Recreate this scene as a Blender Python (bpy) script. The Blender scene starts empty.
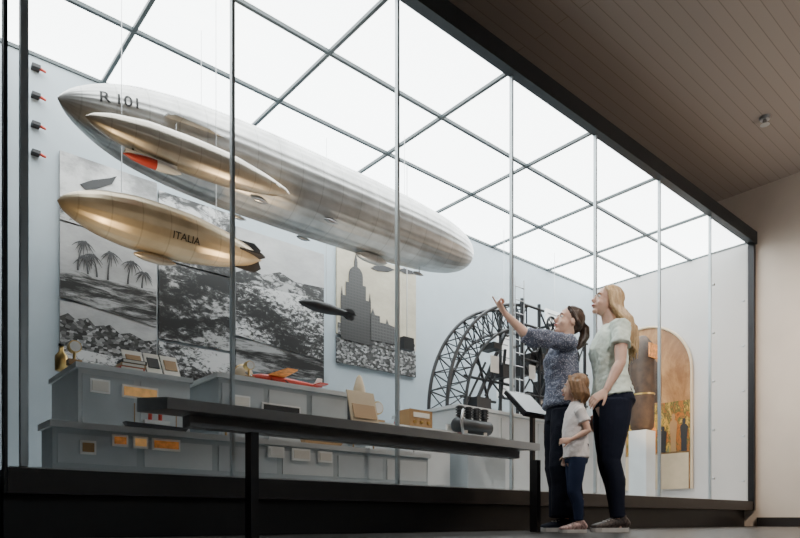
import bpy, bmesh, math, random
from mathutils import Vector as V, Matrix, noise
random.seed(7)
S = bpy.context.scene; COL = S.collection
PI = math.pi
HC = 0.09; FPX = 642.0; HOR = 519.0
AN = math.radians(49.06)
FW = (math.cos(AN), math.sin(AN)); RT = (math.sin(AN), -math.cos(AN))
def onY(px, py, Y):          # point on the vertical plane y=Y
    u = (px-400)/FPX
    d = Y/(FW[1]+u*RT[1]); return V((d*(FW[0]+u*RT[0]), Y, HC+(HOR-py)/FPX*d))
def onX(px, py, X):
    u = (px-400)/FPX
    d = X/(FW[0]+u*RT[0]); return V((X, d*(FW[1]+u*RT[1]), HC+(HOR-py)/FPX*d))
def atD(px, d):
    u = (px-400)/FPX
    return V((d*(FW[0]+u*RT[0]), d*(FW[1]+u*RT[1]), 0))
# ------------------------------------------------------------------ materials
def nn(nt, t, **k):
    n = nt.nodes.new(t)
    for a, b in k.items(): setattr(n, a, b)
    return n
def mat(name, col, rough=.5, metal=0, var=.08, vscale=6, bump=0, bscale=60, emis=0, spec=None, coat=0, seam=0):
    m = bpy.data.materials.new(name); m.use_nodes = True; nt = m.node_tree
    b = nt.nodes['Principled BSDF']
    tc = nn(nt, 'ShaderNodeTexCoord'); no = nn(nt, 'ShaderNodeTexNoise'); no.inputs['Scale'].default_value = vscale; no.inputs['Detail'].default_value = 5
    nt.links.new(tc.outputs['Object'], no.inputs['Vector'])
    r = nn(nt, 'ShaderNodeValToRGB'); r.color_ramp.elements[0].position = .3; r.color_ramp.elements[1].position = .7
    r.color_ramp.elements[0].color = [c*(1-var) for c in col]+[1]; r.color_ramp.elements[1].color = [min(1, c*(1+var)) for c in col]+[1]
    nt.links.new(no.outputs['Fac'], r.inputs['Fac']); out = r.outputs['Color']
    if seam:
        sx = nn(nt, 'ShaderNodeSeparateXYZ'); nt.links.new(tc.outputs['Object'], sx.inputs[0])
        mu = nn(nt, 'ShaderNodeMath', operation='MULTIPLY'); mu.inputs[1].default_value = seam; nt.links.new(sx.outputs[0], mu.inputs[0])
        fr = nn(nt, 'ShaderNodeMath', operation='FRACT'); nt.links.new(mu.outputs[0], fr.inputs[0])
        lt = nn(nt, 'ShaderNodeMath', operation='LESS_THAN'); lt.inputs[1].default_value = .05; nt.links.new(fr.outputs[0], lt.inputs[0])
        ml = nn(nt, 'ShaderNodeMath', operation='MULTIPLY'); ml.inputs[1].default_value = .25; nt.links.new(lt.outputs[0], ml.inputs[0])
        mx = nn(nt, 'ShaderNodeMixRGB'); mx.inputs[2].default_value = (col[0]*.3, col[1]*.3, col[2]*.3, 1); nt.links.new(ml.outputs[0], mx.inputs[0]); nt.links.new(out, mx.inputs[1]); out = mx.outputs[0]
    nt.links.new(out, b.inputs['Base Color'])
    b.inputs['Roughness'].default_value = rough; b.inputs['Metallic'].default_value = metal
    if coat: b.inputs['Coat Weight'].default_value = coat
    if spec is not None: b.inputs['Specular IOR Level'].default_value = spec
    if emis:
        b.inputs['Emission Strength'].default_value = emis; b.inputs['Emission Color'].default_value = (*col, 1)
    if bump:
        n2 = nn(nt, 'ShaderNodeTexNoise'); n2.inputs['Scale'].default_value = bscale
        nt.links.new(tc.outputs['Object'], n2.inputs['Vector'])
        bp = nn(nt, 'ShaderNodeBump'); bp.inputs['Strength'].default_value = bump; bp.inputs['Distance'].default_value = .01
        nt.links.new(n2.outputs['Fac'], bp.inputs['Height']); nt.links.new(bp.outputs['Normal'], b.inputs['Normal'])
    return m
def glassmat():
    m = bpy.data.materials.new('clear_glass'); m.use_nodes = True; nt = m.node_tree; b = nt.nodes['Principled BSDF']
    b.inputs['Base Color'].default_value = (.95, .98, 1, 1); b.inputs['Metallic'].default_value = 1; b.inputs['Roughness'].default_value = .015
    f = nn(nt, 'ShaderNodeLayerWeight'); f.inputs['Blend'].default_value = .5
    pw = nn(nt, 'ShaderNodeMath', operation='POWER'); pw.inputs[1].default_value = 5
    mu = nn(nt, 'ShaderNodeMath', operation='MULTIPLY_ADD'); mu.inputs[1].default_value = .9; mu.inputs[2].default_value = .05
    nt.links.new(f.outputs['Facing'], pw.inputs[0]); nt.links.new(pw.outputs[0], mu.inputs[0]); nt.links.new(mu.outputs[0], b.inputs['Alpha'])
    return m
def photomat(name, scale, stops, stretch=(1, 1, 1), dist=0, kind='noise', rough=.45, low=0):
    m = bpy.data.materials.new(name); m.use_nodes = True; nt = m.node_tree; b = nt.nodes['Principled BSDF']
    tc = nn(nt, 'ShaderNodeTexCoord'); mp = nn(nt, 'ShaderNodeMapping'); mp.inputs['Scale'].default_value = stretch
    nt.links.new(tc.outputs['Object'], mp.inputs['Vector'])
    if kind == 'noise':
        n = nn(nt, 'ShaderNodeTexNoise')
        n.inputs['Scale'].default_value = scale; n.inputs['Detail'].default_value = 12; n.inputs['Roughness'].default_value = .72; n.inputs['Distortion'].default_value = dist; out = n.outputs['Fac']
        nt.links.new(mp.outputs[0], n.inputs['Vector'])
    elif kind == 'cells':
        n = nn(nt, 'ShaderNodeTexVoronoi'); n.inputs['Scale'].default_value = scale; out = n.outputs['Color']
        nt.links.new(mp.outputs[0], n.inputs['Vector'])
    elif kind == 'windows':
        sx = nn(nt, 'ShaderNodeSeparateXYZ'); cb = nn(nt, 'ShaderNodeCombineXYZ'); nt.links.new(mp.outputs[0], sx.inputs[0]); nt.links.new(sx.outputs[0], cb.inputs[0]); nt.links.new(sx.outputs[2], cb.inputs[1])
        n = nn(nt, 'ShaderNodeTexBrick'); n.offset = 0; n.inputs['Scale'].default_value = scale; n.inputs['Brick Width'].default_value = .5; n.inputs['Row Height'].default_value = .8; n.inputs['Mortar Size'].default_value = .14
        n.inputs['Color1'].default_value = (0, 0, 0, 1); n.inputs['Color2'].default_value = (.15, .15, .15, 1); n.inputs['Mortar'].default_value = (1, 1, 1, 1); nt.links.new(cb.outputs[0], n.inputs['Vector']); out = n.outputs['Color']
    if low:
        n2 = nn(nt, 'ShaderNodeTexNoise'); n2.inputs['Scale'].default_value = low; n2.inputs['Detail'].default_value = 3; nt.links.new(mp.outputs[0], n2.inputs['Vector'])
        ad = nn(nt, 'ShaderNodeMath', operation='MULTIPLY_ADD'); ad.inputs[1].default_value = .8; ad.inputs[2].default_value = -.4; nt.links.new(n2.outputs['Fac'], ad.inputs[0])
        a2 = nn(nt, 'ShaderNodeMath', operation='ADD'); nt.links.new(out, a2.inputs[0]); nt.links.new(ad.outputs[0], a2.inputs[1]); out = a2.outputs[0]
    r = nn(nt, 'ShaderNodeValToRGB'); e = r.color_ramp.elements
    while len(e) < len(stops): e.new(.5)
    for i, (p, c) in enumerate(stops):
        e[i].position = p; e[i].color = (*(c if hasattr(c, '__len__') else (c, c, c)), 1)
    nt.links.new(out, r.inputs['Fac']); nt.links.new(r.outputs['Color'], b.inputs['Base Color']); b.inputs['Roughness'].default_value = rough
    return m
M = {}
M['wallc'] = mat('case_wall_paint', (.39, .45, .49), .8, var=.03)
M['endc'] = mat('case_end_paint', (.50, .49, .48), .8, var=.04, vscale=2)
M['plaster'] = mat('warm_plaster', (.66, .58, .50), .9, var=.05, vscale=2, bump=.1)
M['darkwall'] = mat('dark_wall_paint', (.05, .045, .045), .9)
M['floor'] = mat('dark_floor', (.022, .018, .016), .35, var=.2, vscale=3)
M['black'] = mat('black_metal', (.012, .012, .014), .4, .3)
M['base'] = mat('dark_base', (.018, .014, .013), .45, var=.15)
M['beam'] = mat('beam_metal', (.02, .025, .03), .4, .4)
M['grid'] = mat('grid_bar', (.05, .065, .07), .5)
M['mull'] = mat('joint_metal', (.40, .45, .47), .35, .4)
M['lum'] = mat('luminous_panel', (.95, 1, 1), .5, emis=7.5, var=.01)
M['wind'] = mat('daylight_window', (.82, .92, 1), .5, emis=7.0, var=.02)
M['glass'] = glassmat()
M['silver'] = mat('silver_hull', (.50, .50, .49), .36, .72, var=.2, vscale=7, bump=.05, bscale=40, seam=5.5)
M['gold'] = mat('golden_hull', (.48, .40, .28), .37, .65, var=.14, vscale=8, seam=6)
M['bronze'] = mat('bronze_hull', (.42, .38, .32), .34, .7, var=.15, vscale=8, seam=8)
M['ink'] = mat('ink', (.02, .02, .022), .6)
M['hollow'] = mat('printed_dark', (.05, .028, .015), .6, var=.5, vscale=9)
M['red'] = mat('red_paint', (.50, .05, .03), .4)
M['white'] = mat('white_paint', (.8, .8, .78), .5)
M['steel'] = mat('steel', (.45, .46, .47), .3, .9)
M['brass'] = mat('brass', (.6, .42, .16), .3, .9)
M['grey'] = mat('plinth_grey', (.36, .40, .42), .6, var=.05)
M['lightgrey'] = mat('plinth_light', (.52, .55, .56), .55, var=.04)
M['panel'] = mat('plinth_panel', (.44, .48, .50), .45, var=.06)
M['bounce'] = mat('bounce_floor_grey', (.50, .52, .53), .6, var=.04)
M['ledge'] = mat('ledge_grey', (.30, .31, .315), .5)
M['card'] = mat('card', (.72, .69, .63), .6)
M['orange'] = mat('orange_print_glow', (.62, .24, .06), .6, var=.45, vscale=30, emis=.15)  # faint glow built into the print so the cards look lit
M['beige'] = mat('beige_canvas', (.52, .42, .29), .7)
M['girder'] = mat('girder_dark', (.045, .048, .052), .45, .4)
M['wood'] = mat('display_wood', (.33, .20, .09), .5)
M['amber'] = mat('amber_panel_glow', (.72, .40, .15), .6, var=.3, vscale=20, emis=.25)  # weak emission stands in for lamplight on the documents
def woodceil():
    m = bpy.data.materials.new('plank_ceiling'); m.use_nodes = True; nt = m.node_tree; b = nt.nodes['Principled BSDF']
    tc = nn(nt, 'ShaderNodeTexCoord'); br = nn(nt, 'ShaderNodeTexBrick'); mp = nn(nt, 'ShaderNodeMapping')
    nt.links.new(tc.outputs['Object'], mp.inputs[0]); nt.links.new(mp.outputs[0], br.inputs['Vector'])
    br.inputs['Color1'].default_value = (.32, .275, .24, 1); br.inputs['Color2'].default_value = (.30, .255, .225, 1); br.inputs['Mortar'].default_value = (.20, .165, .14, 1)
    br.inputs['Scale'].default_value = 1; br.inputs['Brick Width'].default_value = 9; br.inputs['Row Height'].default_value = .11; br.inputs['Mortar Size'].default_value = .004; br.inputs['Mortar Smooth'].default_value = .3
    nt.links.new(br.outputs['Color'], b.inputs['Base Color']); b.inputs['Roughness'].default_value = .7
    bp = nn(nt, 'ShaderNodeBump'); bp.inputs['Strength'].default_value = .15; bp.inputs['Distance'].default_value = .01; bp.invert = True
    nt.links.new(br.outputs['Fac'], bp.inputs['Height']); nt.links.new(bp.outputs[0], b.inputs['Normal'])
    return m
M['ceil'] = woodceil()
# ------------------------------------------------------------------ object helpers
WM = {}
def thing(name, label, cat, loc=(0, 0, 0), rz=0, group=None):
    o = bpy.data.objects.new(name, None); COL.objects.link(o); o.location = loc; o.rotation_euler = (0, 0, rz); o.empty_display_size = .1
    o['label'] = label; o['category'] = cat
    if group: o['group'] = group
    WM[o] = Matrix.Translation(V(loc)) @ Matrix.Rotation(rz, 4, 'Z'); return o
def mk(name, bm, m, parent=None, world=True, smooth=False, label=None):
    bmesh.ops.recalc_face_normals(bm, faces=bm.faces[:])
    me = bpy.data.meshes.new(name); bm.to_mesh(me); bm.free()
    if smooth:
        for p in me.polygons: p.use_smooth = True
    o = bpy.data.objects.new(name, me); COL.objects.link(o); me.materials.append(m)
    if parent:
        o.parent = parent
        if world: o.matrix_parent_inverse = WM[parent].inverted(); WM[o] = Matrix.Identity(4)
        else: WM[o] = WM[parent].copy()
    else: WM[o] = Matrix.Identity(4)
    if label: o['label'] = label
    return o
def struct(name, bm, m): o = mk(name, bm, m); o['kind'] = 'structure'; return o
B = bmesh.new
def box(bm, a, b):
    x0, y0, z0 = [min(a[i], b[i]) for i in range(3)]; x1, y1, z1 = [max(a[i], b[i]) for i in range(3)]
    v = [bm.verts.new(p) for p in ((x0,y0,z0),(x1,y0,z0),(x1,y1,z0),(x0,y1,z0),(x0,y0,z1),(x1,y0,z1),(x1,y1,z1),(x0,y1,z1))]
    for f in ((0,3,2,1),(4,5,6,7),(0,1,5,4),(1,2,6,5),(2,3,7,6),(3,0,4,7)): bm.faces.new([v[i] for i in f])
    return bm
def plate(bm, pts, off):
    off = V(off); a = [bm.verts.new(V(p)) for p in pts]; b = [bm.verts.new(V(p)+off) for p in pts]; n = len(a)
    bm.faces.new(a); bm.faces.new(b[::-1])
    for i in range(n): bm.faces.new([a[i], a[(i+1) % n], b[(i+1) % n], b[i]])
    return bm
def tube(bm, pts, rad, n=14, side=(0, 1, 0), cap=.6):
    pts = [V(p) for p in pts]; k = len(pts)
    rr = [(r, r) if not hasattr(r, '__len__') else r for r in rad]
    rings = []; T = []
    for i in range(k):
        t = (pts[min(i+1, k-1)]-pts[max(i-1, 0)]); T.append(t.normalized() if t.length > 1e-9 else V((0, 0, 1)))
    P = list(pts); R = list(rr); TT = list(T)
    if cap:
        m0 = min(rr[0])*cap; m1 = min(rr[-1])*cap
        P = [pts[0]-T[0]*m0, pts[0]-T[0]*m0*.7]+P+[pts[-1]+T[-1]*m1*.7, pts[-1]+T[-1]*m1]
        R = [tuple(x*.4 for x in rr[0]), tuple(x*.75 for x in rr[0])]+R+[tuple(x*.75 for x in rr[-1]), tuple(x*.4 for x in rr[-1])]
        TT = [T[0]]*2+TT+[T[-1]]*2
    s = V(side)
    for p, r, t in zip(P, R, TT):
        a = s-t*s.dot(t)
        if a.length < .05: a = V((1, 0, 0))-t*t.x
        if a.length < .05: a = V((0, 0, 1))-t*t.z
        a.normalize(); b = t.cross(a)
        rings.append([bm.verts.new(p+a*r[0]*math.cos(2*PI*j/n)+b*r[1]*math.sin(2*PI*j/n)) for j in range(n)])
    for q in range(len(rings)-1):
        for j in range(n): bm.faces.new([rings[q][j], rings[q][(j+1) % n], rings[q+1][(j+1) % n], rings[q+1][j]])
    bm.faces.new(rings[0][::-1]); bm.faces.new(rings[-1]); return bm
def rod(bm, a, b, r, n=8): return tube(bm, [a, b], [r, r], n, cap=0)
def ell(bm, c, r, mtx=None, u=20, v=14):
    m = Matrix.Translation(V(c)) @ Matrix.Diagonal((r[0], r[1], r[2], 1))
    if mtx: m = mtx @ m
    bmesh.ops.create_uvsphere(bm, u_segments=u, v_segments=v, radius=1, matrix=m); return bm
def revX(bm, X0, X1, Y, Z, prof, R, n=96, flute=0, nf=30):
    rings = []
    for t, r in prof:
        x = X0+(X1-X0)*t
        if r < 1e-4: rings.append([bm.verts.new((x, Y, Z))])
        else: rings.append([bm.verts.new((x, Y+R*r*(1+flute*math.cos(nf*2*PI*j/n))*math.cos(2*PI*j/n), Z+R*r*(1+flute*math.cos(nf*2*PI*j/n))*math.sin(2*PI*j/n))) for j in range(n)])
    for a, b in zip(rings, rings[1:]):
        for j in range(n):
            k = (j+1) % n
            if len(a) == 1: bm.faces.new([a[0], b[k], b[j]])
            elif len(b) == 1: bm.faces.new([a[j], a[k], b[0]])
            else: bm.faces.new([a[j], a[k], b[k], b[j]])
    return bm
def smoothprof(p, m=48):
    out = []
    for i in range(m+1):
        t = .5-.5*math.cos(PI*i/m)
        for (a, ra), (b, rb) in zip(p, p[1:]):
            if a <= t <= b:
                f = (t-a)/(b-a); out.append((t, ra+(rb-ra)*f)); break
    sm = [out[0]]+[(out[i][0], (out[i-1][1]+2*out[i][1]+out[i+1][1])/4) for i in range(1, m)]+[out[-1]]
    return sm
def profr(p, t):
    for (a, ra), (b, rb) in zip(p, p[1:]):
        if a <= t <= b: return ra+(rb-ra)*(t-a)/(b-a)
    return 0
def textbm(s, size):
    c = bpy.data.curves.new('txt', 'FONT'); c.body = s; c.size = size; c.align_x = 'CENTER'; c.align_y = 'CENTER'; c.offset = size*.012
    o = bpy.data.objects.new('txt', c); COL.objects.link(o); dg = bpy.context.evaluated_depsgraph_get()
    me = bpy.data.meshes.new_from_object(o.evaluated_get(dg)); bm = B(); bm.from_mesh(me)
    bpy.data.objects.remove(o); bmesh.ops.triangulate(bm, faces=bm.faces[:]); bmesh.ops.subdivide_edges(bm, edges=bm.edges[:], cuts=1, use_grid_fill=True)
    return bm
def hulltext(s, size, xc, th0, X0, X1, Y, Z, prof, R):
    bm = textbm(s, size)
    for v in bm.verts:
        x = xc+v.co.x; r = R*profr(prof, (x-X0)/(X1-X0))*1.006+.004; th = th0+v.co.y/r
        v.co = V((x, Y-r*math.cos(th), Z+r*math.sin(th)))
    return bm
def bake(o, vox, it=4, fac=.5, wr=0, wf=14, zlim=None):
    m = o.modifiers.new('r', 'REMESH'); m.mode = 'VOXEL'; m.voxel_size = vox; m.use_smooth_shade = True
    m2 = o.modifiers.new('s', 'SMOOTH'); m2.factor = fac; m2.iterations = it
    dg = bpy.context.evaluated_depsgraph_get(); dg.update()
    me = bpy.data.meshes.new_from_object(o.evaluated_get(dg)); o.modifiers.clear(); mt = o.data.materials[0]; o.data = me
    if not me.materials: me.materials.append(mt)
    if wr:
        ns = [v.normal.copy() for v in me.vertices]
        for v, nr in zip(me.vertices, ns):
            c = v.co; v.co = c+nr*wr*(noise.noise(V((c.x*wf, c.y*wf, c.z*wf*.6)))+.5*noise.noise(c*wf*2.3))
    for p in me.polygons: p.use_smooth = True
    return o
# ------------------------------------------------------------------ room
GY = 3.18; BY = 5.38; XL = .55; XR = 8.56; ZT = 3.53; ZB = .32; RC = 4.22
struct('floor', box(B(), (-3, -5, -.1), (8.6, 5.6, 0)), M['floor'])
struct('ceiling', box(B(), (-3, -5, RC), (8.6, 5.6, RC+.1)), M['ceil'])
struct('wall_right', box(B(), (8.6, -5, 0), (8.75, 5.6, RC)), M['plaster'])
struct('wall_back', box(B(), (-3, 5.45, 0), (8.6, 5.6, RC)), M['darkwall'])
struct('wall_left', box(B(), (-3.1, -5, 0), (-3, 5.6, RC)), M['darkwall'])
struct('baseboard_right', box(B(), (8.57, -5, 0), (8.6, 3.12, .11)), M['base'])
W0, W1 = 2.15, 2.35
bm = B(); box(bm, (-3, -5.15, 0), (8.6, -5, W0)); box(bm, (-3, -5.15, W1), (8.6, -5, RC))
for k in range(8): box(bm, (-3+k*1.6, -5.15, W0), (-2.75+k*1.6, -5, W1))
struct('wall_front', bm, M['plaster'])
for k in range(7):
    x0 = -2.75+k*1.6; w = struct('window_%d' % (k+1), box(B(), (x0, -5.1, W0), (x0+1.35, -5.08, W1)), M['wind'])
    bm = B(); box(bm, (x0+.65, -5.07, W0), (x0+.67, -5.02, W1)); mk('window_frame', bm, M['black'], w)
# ------------------------------------------------------------------ display case
case = thing('display_case', 'huge built-in glass showcase with glowing gridded ceiling and black base', 'display case', ((XL+XR)/2, GY, 0))
mk('case_base', box(B(), (XL-.02, GY-.03, .2), (XR, BY, ZB-.01)), M['base'], case)
mk('bounce_floor', box(B(), (XL, GY+.03, ZB-.01), (XR-.03, BY, ZB)), M['bounce'], case)  # unseen pale sheet, added to bounce light up onto the hulls and plinths
mk('toe_kick', box(B(), (XL-.02, GY+.08, 0), (XR, BY, .2)), M['black'], case)
mk('back_panel', box(B(), (XL, BY, ZB), (XR, BY+.04, ZT+.05)), M['wallc'], case)
mk('end_panel', box(B(), (XR-.03, GY+.03, ZB), (XR, BY, ZT+.05)), M['endc'], case)
mk('top_light_block', box(B(), (XL, GY, ZT+.05), (XR, BY+.04, ZT+.13)), M['black'], case)  # unseen slab, added to keep panel light off the room ceiling
mk('top_beam', box(B(), (XL-.05, GY-.06, ZT-.02), (XR+.03, GY+.02, ZT+.13)), M['beam'], case)
xs = [XR-.02-1.165*k for k in range(7)][::-1]
joints = [XL+.04]+[x for x in xs]
for x in joints[1:-1]:
    mk('glass_joint', box(B(), (x-.009+.025, GY-.008, ZB), (x+.009+.025, GY+.02, ZT-.02)), M['mull'], case)
mk('glass_pane', box(B(), (joints[-2]+.034, GY, ZB), (joints[-1], GY+.006, ZT-.02)), M['glass'], case)
mk('corner_post', box(B(), (XR-.02, GY-.04, .2), (XR+.03, GY+.04, ZT+.1)), M['black'], case)
mk('corner_post', box(B(), (XL-.035, GY-.02, .2), (XL-.02, GY+.03, ZT)), M['black'], case)
mk('glass_joint', box(B(), (XL+.03, GY-.01, ZB), (XL+.06, GY+.03, ZT)), M['mull'], case)
ys = [GY+.02+(BY-GY-.02)*k/3 for k in range(4)]
bxs = [x-1.165 for x in joints[1:2]]+joints[1:]
for a, b in zip(bxs, bxs[1:]):
    for c, d in zip(ys, ys[1:]):
        mk('light_panel', box(B(), (max(a, XL)+.01, c+.01, ZT+.02), (b-.01, d-.01, ZT+.04)), M['lum'], case, label='glowing white ceiling panel')
bm = B()
for x in bxs[1:]: box(bm, (x-.014, GY, ZT-.005), (x+.014, BY, ZT+.03))
for y in ys: box(bm, (XL, y-.014, ZT-.006), (XR, y+.014, ZT+.03))
mk('ceiling_grid', bm, M['grid'], case)
for x in (7.46, 8.3):
    for z in (.55, 1.1, 1.65, 2.2, 2.75):
        mk('glass_fitting', tube(B(), [(x, GY-.02, z), (x, GY, z)], [.014, .014], 12, cap=0), M['steel'], case)
struct('trim_1', box(B(), (XL-.45, GY-.05, 0), (XL-.07, 5.45, RC)), M['black'])
# ------------------------------------------------------------------ murals
def quad(pxl, pxr, yt, yb, Y, bm=None):
    a = onY(pxl, yt, Y); b = onY(pxl, yb, Y); c = onY(pxr, 0, Y)
    return box(bm or B(), (a.x, Y, b.z), (c.x, Y+.02, a.z))
WY = BY-.03
M['clouds'] = photomat('print_clouds', 1.6, [(.35, .06), (.5, .22), (.66, .55)], (1, 1, 1.6), low=.8)
M['sea'] = photomat('print_sea', 7, [(.42, .008), (.5, .10), (.58, .52)], (.8, 1, 1.3), .8, low=1.6)
M['rock'] = photomat('print_rock', 13, [(.44, .005), (.52, .05), (.6, .34)], (.8, 1, 1.6), .4, low=2.4)
M['sea2'] = photomat('print_sea2', 26, [(.44, .007), (.52, .08), (.6, .50)], (.7, 1, 1.3), .5, low=2)
M['field'] = photomat('print_field', 10, [(.44, .008), (.5, .07), (.6, .30)], (.35, 1, 2.4), .6, low=1.5)
M['city'] = photomat('print_city', 42, [(.15, .006), (.5, .05), (.85, .32)], (.8, 1, 1.2), 0, 'cells')
M['palmsky'] = photomat('print_palmsky', 1.2, [(.3, .20), (.7, .44)], (1, 1, 2))
M['sepia'] = photomat('print_sepia', 1.2, [(.3, (.30, .27, .20)), (.7, (.52, .47, .36))], (1, 1, 2))
M['fac1'] = photomat('print_facade_dark', 26, [(.0, .004), (.3, .006), (1, .026)], kind='windows')
M['fac2'] = photomat('print_facade_light', 24, [(.0, .007), (.3, .010), (1, .055)], kind='windows')
def mural(label, pxl, pxr, yt, yb, m, Y=WY):
    c = onY((pxl+pxr)/2, 519, Y); t = thing('mural_photo', label, 'mural', (c.x, Y, onY(pxl, yb, Y).z))
    mk('print', quad(pxl, pxr, yt, yb, Y), m, t); return t
def flat(t, name, pts, m, Y=WY-.006): return mk(name, plate(B(), [onY(x, y, Y) for x, y in pts], (0, .004, 0)), m, t)
mu = mural('cloudy mountain sky photograph, topmost of the left column on the back wall', 60, 157, 150, 219, M['clouds'])
flat(mu, 'printed_mountains', [(60, 196), (68, 199), (76, 195), (84, 201), (95, 197), (108, 205), (118, 199), (130, 208), (142, 205), (156.5, 214), (156.5, 250.5), (60, 218.5)], M['rock'])
flat(mu, 'printed_aeroplane', [(80, 184), (92, 180), (110, 178), (117, 176), (112, 184), (96, 189), (86, 190)], M['ink'])
mu = mural('black and white photograph of palm trees and a wide field', 60, 157, 221, 297, M['palmsky'])
flat(mu, 'printed_ground', [(60, 266), (75, 269), (90, 272), (105, 279), (120, 281), (138, 287), (156.5, 289), (156.5, 327), (60, 296)], M['field'])
for (bx, by, hh, ln) in ((78, 270, 28, 6), (97, 277, 22, -5), (108, 280, 27, 3), (128, 284, 22, 4), (88, 274, 17, -3), (142, 288, 15, 2)):
    bm = B(); Yp = WY-.012; pts = [onY(bx+ln*(q/6)**2, by-hh*q/6, Yp) for q in range(7)]
    tube(bm, pts, [.008-.0008*q for q in range(7)], 6, cap=0); top = pts[-1]
    for q in range(11):
        a = 2*PI*q/11+.2*math.sin(bx); L = .075+.015*math.sin(q*2.3+bx)
        tube(bm, [top+V((math.cos(a)*L*s, 0, math.sin(a)*L*s*.6-.06*s*s)) for s in (0, .35, .7, 1)], [(.002, .004), (.002, .006), (.002, .004), (.002, .001)], 6, cap=0)
    for v in bm.verts: v.co.y = Yp+(v.co.y-Yp)*.3
    mk('printed_palm', bm, M['ink'], mu)
mu = mural('dark grainy photograph of a coastal town, lowest in the left column', 60, 157, 300, 372, M['palmsky'])
flat(mu, 'printed_town', [(60, 316), (68, 313), (75, 319), (88, 318), (95, 326), (110, 325), (120, 334), (130, 333), (145, 341), (156.5, 340), (156.5, 366), (60, 345)], M['city'])
flat(mu, 'printed_water', [(60, 345), (156.5, 366), (156.5, 387), (60, 371)], M['sea2'])
mural('photograph of breaking sea ice behind the tail of the golden airship', 159, 233, 190, 258, M['sea'])
mural('photograph of dark craggy rocks right of the palm trees', 159, 233, 260, 338, M['rock'])
mu = mural('wide photograph of a glittering sea with pale horizon', 236, 324, 226, 335, M['palmsky'])
flat(mu, 'printed_hills', [(236, 272), (250, 268), (262, 275), (280, 272), (295, 282), (324, 288), (324, 301), (236, 283)], M['rock'], WY-.005)
flat(mu, 'printed_sea', [(236, 282), (324, 300), (324, 362), (236, 334.5)], M['sea2'])
mural('low photograph strip of wave crests below the craggy rocks', 159, 233, 341, 375, M['sea2'])
mural('low dark photograph strip below the glittering sea picture', 236, 324, 338, 368, M['field'])
mural('low dark town photograph strip below the domed tower picture', 337, 416, 337, 362, M['city'])
mu = mural('sepia photograph of a domed tower building with two airships above', 337, 416, 246, 333, M['sepia'])
flat(mu, 'printed_street', [(338, 322), (370, 331), (415, 344), (415, 357), (370, 343.5), (338, 333.5)], M['city'], WY-.005)
sh = lambda x, y: (x, y+(x-356)*.26)
dome = [(356+7*math.cos(PI*k/10), 276-9.5*math.sin(PI*k/10)) for k in range(11)]
right = [(371, 342), (371, 298), (370, 290), (369, 298), (366, 298), (366, 284), (363, 284)]
left = [(349, 284), (346, 284), (346, 298), (343, 298), (342, 290), (341, 298), (341, 342)]
cap = [(357.6, 266.5), (357.6, 262), (356, 253), (354.4, 262), (354.4, 266.5)]
pts = right+dome[:5]+cap+dome[6:]+left
flat(mu, 'printed_tower', [sh(x, y) for x, y in pts], M['fac1'], WY-.009)
flat(mu, 'printed_block', [sh(*q) for q in ((371.2, 336), (371.2, 310), (373, 304), (375, 310), (380, 310), (380, 316), (386, 316), (387, 311), (389, 316), (399, 318), (399, 334))], M['fac2'], WY-.013)
flat(mu, 'printed_airship', [(371, 268), (374, 266), (378, 265), (384, 265.5), (390, 267.5), (395, 270), (388, 272), (378, 271)], M['ink'])
flat(mu, 'printed_airship', [(398, 270), (404, 268), (412, 271), (415, 274), (406, 274)], M['ink'])
for i, py in enumerate((42, 70, 98, 127, 155)):
    p = onY(36, py, BY)
    t = thing('wall_fitting', 'small dark fitting with red end, %s in the column of five' % ('topmost', 'second down', 'middle one', 'fourth down', 'lowest')[i], 'fitting', (p.x, BY, p.z), 0, 'column of small wall fittings')
    mk('bracket', box(B(), (p.x-.035, BY-.06, p.z-.012), (p.x+.02, BY, p.z+.012)), M['ink'], t)
    mk('tip', tube(B(), [(p.x+.02, BY-.04, p.z-.004), (p.x+.055, BY-.04, p.z-.012)], [.012, .009], 10), M['red'], t, smooth=True)
# ------------------------------------------------------------------ airships
def wires(t, pts, top=ZT-.01):
    for p in pts: mk('suspension_wire', rod(B(), p, (p[0], p[1], top), .0022, 6), M['steel'], t)
X0, X1, AY, AZ, AR = .985, 4.66, 4.32, 2.655, .302
pr = smoothprof([(0, 0), (.012, .2), (.03, .36), (.066, .58), (.116, .77), (.2, .92), (.3, .99), (.45, 1), (.6, .98), (.75, .93), (.86, .83), (.93, .68), (.97, .48), (.99, .28), (1, 0)])
t = thing('airship_model', 'long silver model airship lettered R 101 hanging below the glowing ceiling', 'model airship', ((X0+X1)/2, AY, AZ-AR))
hull = mk('hull', revX(B(), X0, X1, AY, AZ, pr, AR, 120, .008, 30), M['silver'], t, smooth=True)
xr = onY(115, 0, AY-.15).x
mk('lettering', hulltext('R', .10, xr-.066, .10, X0, X1, AY, AZ, pr, AR), M['ink'], t)
mk('lettering', hulltext('101', .10, xr+.060, .10, X0, X1, AY, AZ, pr, AR), M['ink'], t)
def fin(t, name, x0, x1, Y, Z, r0, r1, span, ang, m, mp=pr):
    c, s = math.cos(ang), math.sin(ang)
    pts = [(x0, r0*.8), (x0+.02, r0+span*.55), (x0+.12*(x1-x0), r0+span), (x0+.55*(x1-x0), r0+span*.95), (x1, r1*.9)]
    off = V((0, -s, c))*.012
    return mk(name, plate(B(), [V((x, Y+r*c, Z+r*s))-off*.5 for x, r in pts], off), m, t)
for a in (PI, 0): fin(t, 'tail_fin', X0+.55, X0+1.05, AY, AZ, .26, .30, .06, a, M['silver'])
g = B(); revX(g, 3.25, 3.6, AY, AZ-AR-.03, smoothprof([(0, 0), (.1, .6), (.3, 1), (.8, 1), (1, 0)], 16), .04, 20); mk('control_car', g, M['silver'], t, smooth=True)
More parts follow.
